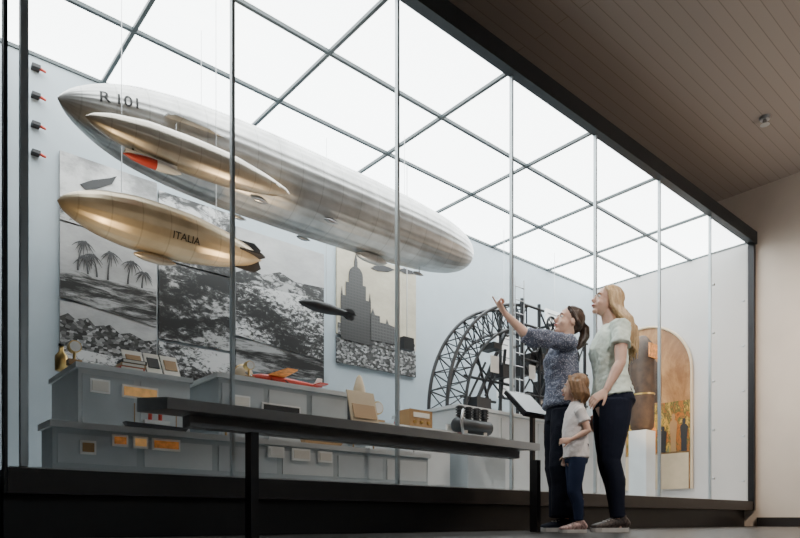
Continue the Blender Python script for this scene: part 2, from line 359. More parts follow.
for x, yy in ((2.2, -.17), (2.2, .17), (2.8, -.2), (2.8, .2), (3.9, 0)):
    z = AZ-math.sqrt(AR*AR-yy*yy)*.98-.03
    g = B(); revX(g, x, x+.14, AY+yy, z, smoothprof([(0, .2), (.2, .9), (.6, 1), (1, 0)], 12), .018, 16); rod(g, (x+.08, AY+yy, z), (x+.08, AY+yy, z+.09), .005); mk('engine_car', g, M['steel'], t, smooth=True)
wires(t, [(1.9, AY, AZ+AR*.95), (3.8, AY, AZ+AR*.93)])
p0 = onY(85, 116, 3.8); X0b, X1b, Yb, Zb, Rb = p0.x, p0.x+1.3, 3.8, p0.z, .105
prb = smoothprof([(0, 0), (.03, .3), (.1, .6), (.25, .92), (.45, 1), (.65, .95), (.85, .6), (.97, .25), (1, 0)])
t = thing('airship_model', 'slim bronze model airship with red and white keel under the R 101 hull', 'model airship', ((X0b+X1b)/2, Yb, Zb-Rb))
mk('hull', revX(B(), X0b, X1b, Yb, Zb, prb, Rb, 60, .008, 15), M['bronze'], t, smooth=True)
kx = onY(122, 0, Yb).x; kx2 = onY(180, 0, Yb).x; km = kx+(kx2-kx)*.55
bm = B(); revX(bm, kx, km, Yb-.02, Zb-Rb-.035, smoothprof([(0, .1), (.3, .7), (.7, 1), (1, 1)], 16), .028, 20)
k1 = mk('keel', bm, M['red'], t, smooth=True, label='red front half of the keel')
mk('keel_tail', revX(B(), km, kx2, Yb-.02, Zb-Rb-.035, smoothprof([(0, 1), (.3, 1), (.8, .6), (1, .1)], 16), .028, 20), M['white'], t, smooth=True, label='white rear half of the keel')
mk('keel_top', box(B(), (kx+.01, Yb-.035, Zb-Rb-.022), (kx2-.03, Yb-.005, Zb-Rb-.006)), M['white'], k1)
for x in (kx+.06, kx2-.08): mk('strut', rod(B(), (x, Yb-.02, Zb-Rb-.02), (x, Yb, Zb-Rb*.8), .006), M['ink'], t)
for a in (PI/2, -PI/2, 0, PI): fin(t, 'tail_fin', X1b-.12, X1b-.3, Yb, Zb, .02, .06, .04, a, M['bronze'])
wires(t, [(X0b+.5, Yb-.02, Zb+Rb*.9)], AZ-.2)
p0 = onY(57, 195, 4.0); p1 = onY(262, 262, 4.0); X0c, X1c, Yc, Zc, Rc = p0.x, p1.x, 4.0, p0.z-.03, .156
prc = smoothprof([(0, 0), (.02, .25), (.07, .5), (.16, .78), (.3, .97), (.42, 1), (.6, .95), (.78, .72), (.92, .4), (1, 0)])
t = thing('airship_model', 'golden model airship lettered ITALIA hanging before the palm photograph', 'model airship', ((X0c+X1c)/2, Yc, Zc-Rc))
mk('hull', revX(B(), X0c, X1c, Yc, Zc, prc, Rc, 90, .006, 22), M['gold'], t, smooth=True)
mk('lettering', hulltext('ITALIA', .06, onY(186, 0, Yc-.13).x, -.42, X0c, X1c, Yc, Zc, prc, Rc), M['ink'], t)
for a in (PI/2, -PI/2, 0, PI): fin(t, 'tail_fin', X1c-.03, X1c-.28, Yc, Zc, .02, .10, .08, a, M['ink'])
bm = B(); revX(bm, X0c+.42, X0c+.68, Yc, Zc-Rc-.028, smoothprof([(0, .2), (.2, .9), (.7, 1), (1, .2)], 12), .03, 16); mk('gondola', bm, M['bronze'], t, smooth=True)
wires(t, [(X0c+.35, Yc, Zc+Rc*.95), (X0c+.95, Yc, Zc+Rc*.75)])
p0 = onY(298, 299, 4.8); p1 = onY(353, 320, 4.8)
t = thing('airship_model', 'small black model airship hanging left of the domed tower photograph', 'model airship', ((p0.x+p1.x)/2, 4.8, p0.z-.06))
pd = smoothprof([(0, 0), (.08, .5), (.3, 1), (.55, .95), (.85, .5), (1, .1)])
mk('hull', revX(B(), p0.x, p1.x, 4.8, p0.z-.02, pd, .05, 32), M['ink'], t, smooth=True)
for a in (PI/2, -PI/2, 0, PI): fin(t, 'tail_fin', p1.x, p1.x-.12, 4.8, p0.z-.02, .01, .025, .04, a, M['ink'])
wires(t, [((p0.x+p1.x)/2, 4.8, p0.z+.02)])
# ------------------------------------------------------------------ plinths and exhibits in the case
def plinth(label, x0, x1, y0, y1, z1, m, npan=2):
    t = thing('plinth', label, 'plinth', ((x0+x1)/2, (y0+y1)/2, ZB))
    mk('body', box(B(), (x0, y0, ZB), (x1, y1, z1-.03)), m, t); mk('top', box(B(), (x0-.015, y0-.015, z1-.03), (x1+.015, y1+.015, z1)), M['lightgrey'], t)
    w = (x1-x0)/npan
    for k in range(npan): mk('front_panel', box(B(), (x0+k*w+.02, y0-.006, ZB+.04), (x0+(k+1)*w-.02, y0, z1-.06)), M['panel'] if k % 2 == 0 else M['lightgrey'], t)
    return t
a = onY(78, 362, 3.9); b = onY(190, 0, 3.9)
plinth('pale grey plinth at the far left carrying slanted documents', a.x, b.x, 3.9, 4.5, a.z, M['lightgrey'], 2)
z1 = a.z
def board(label, l, r, yy, z1, h, group, m2='wood'):
    p = onY(l, 0, yy); q = onY(r, 0, yy); w = q.x-p.x
    t = thing('document_board', label, 'document board', ((p.x+q.x)/2, yy, z1), 0, group)
    mk('board', plate(B(), [(p.x, yy, z1), (q.x, yy, z1), (q.x, yy+h*.6, z1+h), (p.x, yy+h*.6, z1+h)], (0, .012, 0)), M['card'], t)
    mk('picture', plate(B(), [(p.x+w*.12, yy+h*.24, z1+h*.4), (p.x+w*.88, yy+h*.24, z1+h*.4), (p.x+w*.88, yy+h*.48, z1+h*.8), (p.x+w*.12, yy+h*.48, z1+h*.8)], (0, -.006, .002)), M[m2], t)
    mk('support', box(B(), (p.x+w*.4, yy+h*.6, z1), (p.x+w*.6, yy+h*.6+.04, z1+h*.9)), M['card'], t)
g = 'slanted document boards'
board('slanted white document board with small brown picture, left of three', 127, 147, 4.02, z1, .17, g)
board('middle slanted document board of three above the ledge end', 149, 164, 4.02, z1, .17, g, 'ink')
board('slanted document board nearest the red model plane', 166, 182, 4.02, z1, .17, g)
p2x = b.x+.12
plinth('grey plinth carrying the red model plane', p2x, 2.75, 3.75, 4.4, 1.0, M['grey'], 3)
plinth('low blue-grey plinth along the glass with printed cards', .75, 3.2, 3.38, 3.6, .56, M['grey'], 6)
plinth('grey plinth carrying the beige cone and poster easel', 2.86, 3.70, 3.65, 4.4, .80, M['lightgrey'], 2)
plinth('wide pale plinth carrying the girder ring', 4.0, 6.75, 3.85, 4.7, 1.08, M['lightgrey'], 5)
def card(lb, l, r, yt, yb, mm, Y=3.36):
    p = onY(l, yt, Y); q = onY(r, 0, Y); z0 = onY(l, yb, Y).z
    t = thing('caption_card', lb, 'card', ((p.x+q.x)/2, Y, z0))
    mk('sheet', box(B(), (p.x, Y-.005, z0), (q.x, Y+.005, p.z)), M['white'], t)
    mk('print', box(B(), (p.x+.01, Y-.010, z0+.012), (q.x-.01, Y-.005, p.z-.012)), M[mm], t)
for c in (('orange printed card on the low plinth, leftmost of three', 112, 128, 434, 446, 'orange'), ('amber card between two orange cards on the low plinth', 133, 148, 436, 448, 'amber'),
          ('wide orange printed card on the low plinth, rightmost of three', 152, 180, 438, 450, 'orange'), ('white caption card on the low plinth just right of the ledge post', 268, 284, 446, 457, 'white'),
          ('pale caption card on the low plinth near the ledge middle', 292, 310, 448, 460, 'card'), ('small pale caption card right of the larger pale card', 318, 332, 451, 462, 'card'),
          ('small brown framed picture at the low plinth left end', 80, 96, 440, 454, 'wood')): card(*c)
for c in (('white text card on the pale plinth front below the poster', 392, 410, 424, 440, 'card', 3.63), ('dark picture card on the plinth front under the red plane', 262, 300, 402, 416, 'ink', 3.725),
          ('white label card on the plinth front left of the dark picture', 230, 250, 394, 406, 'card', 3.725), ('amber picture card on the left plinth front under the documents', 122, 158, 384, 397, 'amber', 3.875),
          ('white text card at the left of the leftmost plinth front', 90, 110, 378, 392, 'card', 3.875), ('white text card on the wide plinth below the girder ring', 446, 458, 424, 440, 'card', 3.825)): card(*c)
def books(x, y, z, cols, lab):
    for i, c in enumerate(cols):
        t = thing('book', lab[i], 'book', (x, y, z)); h = .022
        mk('cover', box(B(), (x-.07+.006*i, y-.05, z), (x+.07+.006*i, y+.05, z+h)), M[c], t); mk('pages', box(B(), (x-.066+.006*i, y-.053, z+.004), (x+.06+.006*i, y+.04, z+h-.004)), M['card'], t); z += h
books(1.30, 3.97, z1, ('red', 'wood', 'ink'), ('red book lowest in a pile beside the slanted boards', 'brown book in the middle of the small pile', 'black book on top of the small pile'))
def instrument(x, y, z, lab, r=.05):
    t = thing('brass_instrument', lab, 'instrument', (x, y, z))
    mk('base', box(B(), (x-r, y-r*.8, z), (x+r, y+r*.8, z+.03)), M['wood'], t)
    mk('stand', rod(B(), (x, y, z+.03), (x, y, z+.07), .008), M['brass'], t)
    mk('dial', tube(B(), [(x, y-.02, z+.07+r), (x, y+.02, z+.07+r)], [r, r], 20, cap=0), M['brass'], t)
    mk('dial_face', tube(B(), [(x, y-.024, z+.07+r), (x, y-.02, z+.07+r)], [r*.82]*2, 20, cap=0), M['white'], t)
instrument(2.02, 3.85, 1.0, 'small brass dial instrument left of the red model plane', .03)
instrument(3.02, 3.75, .8, 'small brass dial instrument on the pale plinth beside the poster')
instrument(1.0, 4.0, z1, 'small brass dial instrument at the far left plinth end', .035)
def radio(x, y, z, w, h, lab, m='wood'):
    t = thing('instrument_box', lab, 'box', (x, y, z))
    mk('housing', box(B(), (x-w/2, y-.06, z), (x+w/2, y+.08, z+h)), M[m], t)
    for k in range(3): mk('knob', tube(B(), [(x-w*.3+k*w*.3, y-.075, z+h*.35), (x-w*.3+k*w*.3, y-.06, z+h*.35)], [.014]*2, 10, cap=0), M['brass'], t)
    mk('scale', box(B(), (x-w*.35, y-.066, z+h*.6), (x+w*.35, y-.06, z+h*.85)), M['card'], t)
radio(3.45, 3.78, .8, .24, .15, 'wooden instrument box with brass knobs right of the poster')
radio(2.62, 4.25, 1.0, .18, .14, 'small dark instrument box behind the tail of the red plane', 'ink')
radio(3.2, 4.2, .8, .26, .26, 'tall dark instrument box behind the poster easel', 'ink')
def ship(x, y, z, L, lab, m='ink'):
    t = thing('ship_model', lab, 'model ship', (x, y, z))
    h = L*.10
    mk('hull', plate(B(), [(x-L/2, y-.02, z+h*1.2), (x-L*.42, y-.02, z), (x+L*.42, y-.02, z), (x+L/2, y-.02, z+h)], (0, .05, 0)), M[m], t)
    mk('cabin', box(B(), (x-L*.2, y-.012, z+h), (x+L*.2, y+.022, z+h*1.8)), M['white'], t)
    for k in (-.1, .06): mk('funnel', tube(B(), [(x+L*k, y+.005, z+h*1.8), (x+L*k, y+.005, z+h*3)], [L*.03]*2, 10, cap=0), M['red'], t)
    for k in (-.34, .32): mk('mast', rod(B(), (x+L*k, y+.005, z+h*.8), (x+L*k, y+.005, z+h*4.2), .003, 6), M['wood'], t)
ship(1.62, 3.82, .56, .0001+.30, 'small black model ship with red funnels standing left on the low plinth', 'ink') if False else None
ship(1.28, 3.48, .56, .34, 'black model ship with red funnels on the low plinth')
ship(2.35, 3.48, .56, .30, 'brown model ship with red funnels on the low plinth right of the ledge post', 'wood')
def globe(x, y, z, r, lab):
    t = thing('globe', lab, 'globe', (x, y, z))
    mk('foot', tube(B(), [(x, y, z), (x, y, z+.012)], [r*.6]*2, 16, cap=0), M['wood'], t)
    mk('stem', rod(B(), (x, y, z+.012), (x, y, z+.05), .006), M['brass'], t)
    mk('sphere', ell(B(), (x, y, z+.045+r), (r, r, r)), M['beige'], t, smooth=True)
    mk('meridian_ring', tube(B(), [(x+(r+.006)*math.cos(2*PI*k/20), y, z+.045+r+(r+.006)*math.sin(2*PI*k/20)) for k in range(21)], [.004]*21, 6, cap=0), M['brass'], t)
globe(2.16, 4.2, 1.0, .07, 'small beige globe behind the nose of the red plane')
globe(1.68, 3.48, .56, .045, 'tiny globe on the low plinth between the two model ships')
def bottle(x, y, z, h, lab, m):
    t = thing('flask', lab, 'flask', (x, y, z)); r = h*.22
    mk('body', tube(B(), [(x, y, z), (x, y, z+h*.55), (x, y, z+h*.72), (x, y, z+h*.92)], [r, r, r*.4, r*.35], 14, cap=0), M[m], t, smooth=True)
    mk('stopper', tube(B(), [(x, y, z+h*.92), (x, y, z+h)], [r*.45]*2, 10, cap=0), M['ink'], t)
bottle(.98, 4.2, z1, .16, 'tall brass flask at the back of the leftmost plinth', 'brass')
bottle(2.72, 3.48, .56, .12, 'steel flask on the low plinth before the poster easel', 'steel')
bottle(3.55, 4.1, .8, .2, 'red flask behind the wooden instrument box', 'red')
pa = onY(252, 374, 4.0); pb = onY(322, 384, 4.0); xc = (pa.x+pb.x)/2; zc = 1.075
t = thing('aeroplane_model', 'red and white model seaplane on the grey plinth', 'model aeroplane', (xc, 4.0, 1.0))
mk('fuselage', revX(B(), pa.x, pb.x, 4.0, zc, smoothprof([(0, .2), (.08, .8), (.3, 1), (.6, .7), (1, .15)], 20), .028, 24), M['red'], t, smooth=True)
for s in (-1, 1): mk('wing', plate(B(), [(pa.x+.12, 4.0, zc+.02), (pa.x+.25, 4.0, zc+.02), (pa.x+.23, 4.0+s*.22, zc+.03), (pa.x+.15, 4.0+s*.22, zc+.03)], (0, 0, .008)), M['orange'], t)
mk('tail_fin', plate(B(), [(pb.x-.08, 3.997, zc), (pb.x, 3.997, zc), (pb.x, 3.997, zc+.06), (pb.x-.04, 3.997, zc+.06)], (0, .006, 0)), M['white'], t)
mk('tailplane', box(B(), (pb.x-.08, 3.90, zc+.0), (pb.x-.01, 4.10, zc+.008)), M['red'], t)
for s in (-1, 1):
    f = mk('float', revX(B(), pa.x+.05, pa.x+.36, 4.0+s*.08, 1.018, smoothprof([(0, .3), (.2, 1), (.6, .9), (1, .1)], 12), .018, 12), M['white'], t, smooth=True)
    for xa, xb2 in ((.12, .14), (.27, .25)): mk('strut', rod(B(), (pa.x+xa, 4.0+s*.08, 1.03), (pa.x+xb2, 4.0+s*.02, zc), .004), M['ink'], f)
bm = B()
for q in range(2): plate(bm, [(pa.x-.01, 4.0, zc-.008), (pa.x-.01, 4.0+(-1)**q*.07, zc+(-1)**q*.03), (pa.x-.01, 4.0+(-1)**q*.075, zc+(-1)**q*.04), (pa.x-.01, 4.0, zc+.008)], (-.005, 0, 0))
mk('propeller', bm, M['steel'], t)
p = onY(354, 372, 3.95)
q = p.x+.05
t = thing('canvas_cone', 'beige canvas cone standing on the plinth behind the poster', 'cone', (q, 3.95, .8))
bm = B(); tube(bm, [(q, 3.95, .80), (q, 3.95, .95), (q, 3.95, 1.10), (q, 3.95, 1.18), (q, 3.95, 1.20)], [.07, .065, .045, .022, .008], 24, cap=0); mk('shell', bm, M['beige'], t, smooth=True)
mk('rim', tube(B(), [(q, 3.95, .8), (q, 3.95, .815)], [.078, .078], 24, cap=0), M['wood'], t)
pl = onY(352, 388, 3.5); prr = onY(379, 0, 3.5); z0 = onY(352, 420, 3.5).z
t = thing('poster_easel', 'small sepia poster on a slim easel before the glass', 'poster', ((pl.x+prr.x)/2, 3.5, .56))
mk('poster', plate(B(), [(pl.x, 3.5, z0), (prr.x, 3.5, z0), (prr.x, 3.56, pl.z), (pl.x, 3.56, pl.z)], (0, .01, 0)), M['beige'], t)
mk('picture', plate(B(), [(pl.x+.02, 3.497, z0+.02), (prr.x-.02, 3.497, z0+.02), (prr.x-.02, 3.53, z0+.12), (pl.x+.02, 3.53, z0+.12)], (0, -.003, .001)), M['wood'], t)
for xx in (pl.x+.03, prr.x-.03): mk('easel_leg', rod(B(), (xx, 3.52, .56), (xx, 3.56, z0+.1), .006), M['wood'], t)
p = onY(404, 338, 4.6)
t = thing('monitor', 'small black monitor hanging in front of the back wall', 'monitor', (p.x, 4.6, p.z-.1))
mk('housing', box(B(), (p.x, 4.6, p.z-.1), (p.x+.13, 4.66, p.z+.02)), M['ink'], t); mk('bracket', rod(B(), (p.x+.065, 4.63, p.z+.02), (p.x+.065, 4.63, ZT-.03), .004), M['steel'], t)
# ------------------------------------------------------------------ girder ring (left part) and machinery
GYc = 4.2; cx, cz, R1, R2 = 5.24, 1.10, 1.14, .90
t = thing('girder_ring', 'quarter ring of black lattice girders rising from the pale plinth', 'girder frame', (4.3, GYc, 1.08))
NS = 20; KE = 10
for yy, nm in ((GYc-.12, 'front_arch'), (GYc+.12, 'rear_arch')):
    bm = B(); am = PI*KE/NS
    for r, w in ((R1, .017), (R2, .015)):
        tube(bm, [(cx-r*math.cos(am*k/30), yy, cz+r*math.sin(am*k/30)) for k in range(31)], [w]*31, 8, cap=0)
    for k in range(KE+1):
        a = PI*k/NS; rod(bm, (cx-R1*math.cos(a), yy, cz+R1*math.sin(a)), (cx-R2*math.cos(a), yy, cz+R2*math.sin(a)), .008, 6)
        if k < KE:
            b2 = PI*(k+1)/NS
            rod(bm, (cx-R1*math.cos(a), yy, cz+R1*math.sin(a)), (cx-R2*math.cos(b2), yy, cz+R2*math.sin(b2)), .006, 6)
            rod(bm, (cx-R2*math.cos(a), yy, cz+R2*math.sin(a)), (cx-R1*math.cos(b2), yy, cz+R1*math.sin(b2)), .006, 6)
    mk(nm, bm, M['girder'], t)
for k in range(KE+1):
    a = PI*k/NS
    for r in (R1, R2): mk('cross_tie', rod(B(), (cx-r*math.cos(a), GYc-.12, cz+r*math.sin(a)), (cx-r*math.cos(a), GYc+.12, cz+r*math.sin(a)), .006, 6), M['girder'], t)
for (xa, za, xb, zb, r) in ((4.55, 1.1, 5.05, 1.97, .02), (4.85, 1.1, 4.62, 1.7, .014), (4.45, 1.45, 5.2, 1.45, .014), (4.42, 1.1, 4.75, 1.62, .012), (4.7, 1.1, 4.98, 1.9, .012), (4.6, 1.62, 5.05, 1.3, .01), (4.95, 1.1, 5.05, 1.8, .016), (4.4, 1.25, 4.9, 1.25, .014), (4.75, 1.3, 5.05, 1.7, .012)):
    mk('inner_strut', rod(B(), (xa, GYc, za), (xb, GYc, zb), r), M['girder'], t)
for (x, z, w, h) in ((4.62, 1.18, .10, .07), (4.95, 1.55, .05, .06), (4.82, 1.78, .06, .03)):
    mk('winch_block', box(B(), (x-w, GYc-.1, z-h), (x+w, GYc+.08, z+h)), M['girder'], t)
mk('number_plate', box(B(), (4.68, GYc-.13, 1.5), (4.80, GYc-.125, 1.66)), M['card'], t)
t = thing('machine_frame', 'upright black machine frame with wheels and ladder behind the pointing woman', 'machine frame', (5.75, GYc, 1.08))
for x in (5.14, 5.42, 5.85, 6.25):
    for y in (GYc-.14, GYc+.14): mk('upright', rod(B(), (x, y, 1.08), (x, y, 2.3 if x < 5.8 else 2.1), .018), M['girder'], t)
for z in (1.35, 1.7, 2.05, 2.25):
    for y in (GYc-.14, GYc+.14): mk('crossbar', rod(B(), (5.12, y, z), (6.3 if z < 2.1 else 5.5, y, z), .014), M['girder'], t)
for (xa, za, xb, zb) in ((5.14, 1.35, 5.42, 1.7), (5.42, 1.35, 5.14, 1.7), (5.14, 1.7, 5.42, 2.05), (5.42, 1.7, 5.14, 2.05), (5.42, 1.35, 5.85, 2.05), (5.85, 1.35, 6.25, 2.05), (5.3, 1.1, 5.9, 1.7), (5.42, 2.25, 5.85, 1.7)):
    mk('diagonal', rod(B(), (xa, GYc-.14, za), (xb, GYc-.14, zb), .010), M['girder'], t)
for i in range(14):
    x = random.uniform(5.2, 6.2); z = random.uniform(1.2, 2.1); w = random.uniform(.04, .10); h = random.uniform(.04, .10)
    mk('machine_block', box(B(), (x-w, GYc-.10-.02*(i % 3), z-h), (x+w, GYc+.05, z+h)), M['girder' if i % 4 else 'steel'], t)
for i in range(8):
    x = random.uniform(5.2, 6.1); z = random.uniform(1.4, 2.2)
    mk('pipe', tube(B(), [(x, GYc-.16, z), (x+.12, GYc-.18, z+random.uniform(-.2, .2)), (x+.22, GYc-.16, z-.25)], [.010]*3, 8), M['girder'], t, smooth=True)
for (x, z) in ((5.2, 1.5), (5.72, 1.9), (6.05, 1.3)): mk('number_plate', box(B(), (x, GYc-.185, z), (x+.10, GYc-.18, z+.14)), M['card'], t)
lad = B(); lx = onY(515, 0, GYc-.2).x
for s in (0, .14): rod(lad, (lx+s, GYc-.2, 1.08), (lx+s, GYc-.2, 2.45), .006)
for k in range(10): rod(lad, (lx, GYc-.2, 1.2+k*.13), (lx+.14, GYc-.2, 1.2+k*.13), .005, 6)
mk('ladder', lad, M['steel'], t)
for k, (x, z, r) in enumerate(((5.28, 1.88, .10), (5.65, 1.55, .15), (5.98, 1.85, .11), (5.6, 2.12, .08))):
    wbm = B(); tube(wbm, [(x+r*math.cos(q*PI/12), GYc-.17, z+r*math.sin(q*PI/12)) for q in range(25)], [.012]*25, 8, cap=0)
    for q in range(4): rod(wbm, (x+r*math.cos(q*PI/4), GYc-.17, z+r*math.sin(q*PI/4)), (x-r*math.cos(q*PI/4), GYc-.17, z-r*math.sin(q*PI/4)), .006, 6)
    rod(wbm, (x, GYc-.2, z), (x, GYc+.1, z), .015); mk('wheel', wbm, M['girder'], t)
mk('gear_housing', tube(B(), [(5.5, GYc, 1.2), (5.95, GYc, 1.2)], [.11, .11], 18, cap=.3), M['steel'], t, smooth=True)
for i, (l, r, yt, yb, lb) in enumerate(((546, 564, 308, 362, 'tall white text board hanging behind the machine frame'), (498, 511, 332, 398, 'narrow white text board seen inside the girder arch'))):
    p = onY(l, yt, 4.9); q = onY(r, 0, 4.9); z0 = onY(l, yb, 4.9).z
    t = thing('text_board', lb, 'board', ((p.x+q.x)/2, 4.9, z0))
    mk('board', box(B(), (p.x, 4.9, z0), (q.x, 4.92, p.z)), M['white'], t)
    bm = B()
    for k in range(9): zz = p.z-.06-(p.z-z0-.1)*k/9; box(bm, (p.x+.03, 4.896, zz), (q.x-.03-.03*(k % 3), 4.899, zz+.012))
    mk('text_lines', bm, M['ledge'], t); mk('hanging_wire', rod(B(), ((p.x+q.x)/2, 4.91, p.z), ((p.x+q.x)/2, 4.91, ZT-.03), .003), M['steel'], t)
p = onY(470, 400, 3.7); p.x += .03
t = thing('engine_model', 'small black engine on a stand left of the pointing person', 'engine', (p.x, 3.7, ZB))
mk('stand', box(B(), (p.x-.22, 3.55, ZB), (p.x+.25, 3.80, .78)), M['grey'], t)
bm = B(); tube(bm, [(p.x-.2, 3.7, .87), (p.x+.2, 3.7, .87)], [.06, .06], 18, cap=.3); mk('crankcase', bm, M['girder'], t, smooth=True)
for s in (-.12, .12): mk('mount', box(B(), (p.x+s-.02, 3.66, .78), (p.x+s+.02, 3.74, .84)), M['steel'], t)
for k in range(4):
    bm = B(); x = p.x-.15+k*.1
    tube(bm, [(x, 3.7, .9), (x, 3.7, 1.03)], [.028, .026], 12, cap=0)
    for q in range(4): tube(bm, [(x, 3.7, .95+q*.022), (x, 3.7, .957+q*.022)], [.038, .038], 14, cap=0)
    mk('cylinder_head', bm, M['girder'], t)
bm = B(); tube(bm, [(p.x-.2, 3.62, .98), (p.x-.24, 3.6, .9), (p.x-.2, 3.62, .79)], [.012]*3, 8); mk('exhaust_pipe', bm, M['steel'], t, smooth=True)
# ------------------------------------------------------------------ arched amber backdrop and capsule at the right end
EX = XR-.05
def eX(px, py, X=EX): return onX(px, py, X)
yc = (eX(600, 0).y+eX(692, 0).y)/2; rad = abs(eX(600, 0).y-eX(692, 0).y)/2; zt = eX(645, 328).z; zb = eX(645, 490).z
def arch(r, zc, zb, x, n=24, off=0): return [(x, yc+off-r, zb)]+[(x, yc+off-r*math.cos(PI*k/n), zc+r*math.sin(PI*k/n)) for k in range(n+1)]+[(x, yc+off+r, zb)]
t = thing('arched_picture', 'tall arched amber backdrop with colourful crowd picture on the end wall', 'picture', (EX, yc, zb))
M['brown'] = photomat('print_brown', 1.2, [(.36, (.20, .09, .03)), (.5, (.40, .22, .09)), (.64, (.62, .40, .20))], (1, 1, .6), .6)
M['crowd'] = photomat('print_crowd', 7, [(.34, (.01, .02, .01)), (.43, (.40, .13, .02)), (.49, (.03, .07, .02)), (.55, (.62, .36, .06)), (.61, (.04, .09, .04)), (.68, (.65, .50, .22))], (1, 1, .5), .6)
mk('print', plate(B(), arch(rad, zt-rad, zb, EX), (.02, 0, 0)), M['brown'], t)
mk('rim', tube(B(), arch(rad, zt-rad, zb, EX-.01), [.018]*27, 8, side=(1, 0, 0), cap=0), M['beige'], t)
mk('printed_hollow', plate(B(), arch(rad*.62, zt-rad-.05, 1.70, EX-.008, off=.16), (.004, 0, 0)), M['hollow'], t)
zc0, zc1 = 1.0, 1.68
mk('printed_crowd', plate(B(), [(EX-.012, yc-rad+.02, zc0), (EX-.012, yc+rad-.02, zc0), (EX-.012, yc+rad-.02, zc1), (EX-.012, yc-rad+.02, zc1)], (.004, 0, 0)), M['crowd'], t)
mk('lower_panel', plate(B(), [(EX-.012, yc-rad+.04, zb), (EX-.012, yc+rad-.04, zb), (EX-.012, yc+rad-.04, zc0-.02), (EX-.012, yc-rad+.04, zc0-.02)], (.004, 0, 0)), M['beige'], t)
def figure(y, hh, w, m):
    prof = [(0, .8), (.3, .75), (.55, .95), (.74, 1.1), (.80, .8), (.83, .32), (.86, .42), (.92, .5), (.97, .42), (1, .15)]
    pts = [(EX-.018, y-w*r, zc0+hh*z) for z, r in prof]+[(EX-.018, y+w*r, zc0+hh*z) for z, r in prof[::-1]]
    mk('printed_figure', plate(B(), pts, (.004, 0, 0)), M[m], t)
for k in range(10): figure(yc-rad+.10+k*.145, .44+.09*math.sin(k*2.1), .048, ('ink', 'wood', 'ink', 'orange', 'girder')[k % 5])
p = onX(642, 0, 7.9); cyy = p.y; cxx = 7.9
t = thing('dark_capsule', 'tall dark upright case with an orange label before the amber arch', 'case', (cxx, cyy, ZB))
mk('shell', tube(B(), [(cxx, cyy, 1.28), (cxx, cyy, 1.4), (cxx, cyy, 2.2), (cxx, cyy, 2.38), (cxx, cyy, 2.46)], [(.15, .12), (.16, .13), (.16, .13), (.13, .10), (.07, .05)], 28, cap=.5), M['hollow'], t, smooth=True)
mk('band', tube(B(), [(cxx, cyy, 1.7), (cxx, cyy, 1.72)], [(.165, .135)]*2, 28, cap=0), M['brass'], t)
mk('stand', box(B(), (cxx-.12, cyy-.12, ZB), (cxx+.12, cyy+.12, 1.24)), M['lightgrey'], t)
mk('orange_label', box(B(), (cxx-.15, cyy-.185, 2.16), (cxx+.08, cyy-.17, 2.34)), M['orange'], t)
mk('label_bracket', box(B(), (cxx-.03, cyy-.17, 2.24), (cxx-.01, cyy-.13, 2.26)), M['ink'], t)
# ------------------------------------------------------------------ ledge rail, lectern, ceiling lamp
x0 = onY(137, 0, 2.98).x; x1 = onY(540, 0, 2.62).x
t = thing('reading_ledge', 'long grey ledge on black posts standing before the showcase glass', 'ledge', ((x0+x1)/2, 2.78, 0))
mk('top', plate(B(), [(x0, 2.62, .545), (x0, 2.62, .592), (x0, 2.98, .64), (x0, 2.98, .575)], (x1-x0, 0, 0)), M['ledge'], t)
mk('rail', box(B(), (x0+.15, 2.75, .50), (x1-.05, 2.83, .552)), M['ledge'], t)
for px in (250, 533):
    x = onY(px, 0, 2.79).x; mk('post', box(B(), (x-.02, 2.74, 0), (x+.02, 2.80, .50)), M['black'], t)
p = onY(533, 402, 2.98)
t = thing('lectern_screen', 'slanted grey information screen on a dark post left of the pointing person', 'lectern', (p.x, 3.0, 0))
a = onY(521, 390, 2.9); b = onY(545, 0, 2.9); z0 = onY(521, 408, 2.9).z
mk('post', box(B(), (p.x-.015, 2.97, 0), (p.x+.015, 3.0, z0)), M['black'], t)
mk('housing', plate(B(), [(a.x, 2.86, z0-.04), (b.x, 2.86, z0-.04), (b.x, 3.04, a.z+.02), (a.x, 3.04, a.z+.02)], (0, .02, -.02)), M['black'], t)
mk('screen', plate(B(), [(a.x+.01, 2.862, z0-.03), (b.x-.01, 2.862, z0-.03), (b.x-.01, 3.03, a.z+.01), (a.x+.01, 3.03, a.z+.01)], (0, -.003, .003)), mat('screen_grey', (.22, .25, .27), .4), t)
u = (765-400)/FPX; d = (RC-HC)*FPX/(HOR-117); cp = (d*(FW[0]+u*RT[0]), d*(FW[1]+u*RT[1]))
t = thing('ceiling_sprinkler', 'small round metal sprinkler on the plank ceiling', 'sprinkler', (cp[0], cp[1], RC))
mk('rose', tube(B(), [(cp[0], cp[1], RC), (cp[0], cp[1], RC-.03)], [.055, .045], 20, cap=0), M['steel'], t)
mk('head', tube(B(), [(cp[0], cp[1], RC-.03), (cp[0], cp[1], RC-.07), (cp[0], cp[1], RC-.08)], [.02, .02, .045], 16, cap=0), M['steel'], t)
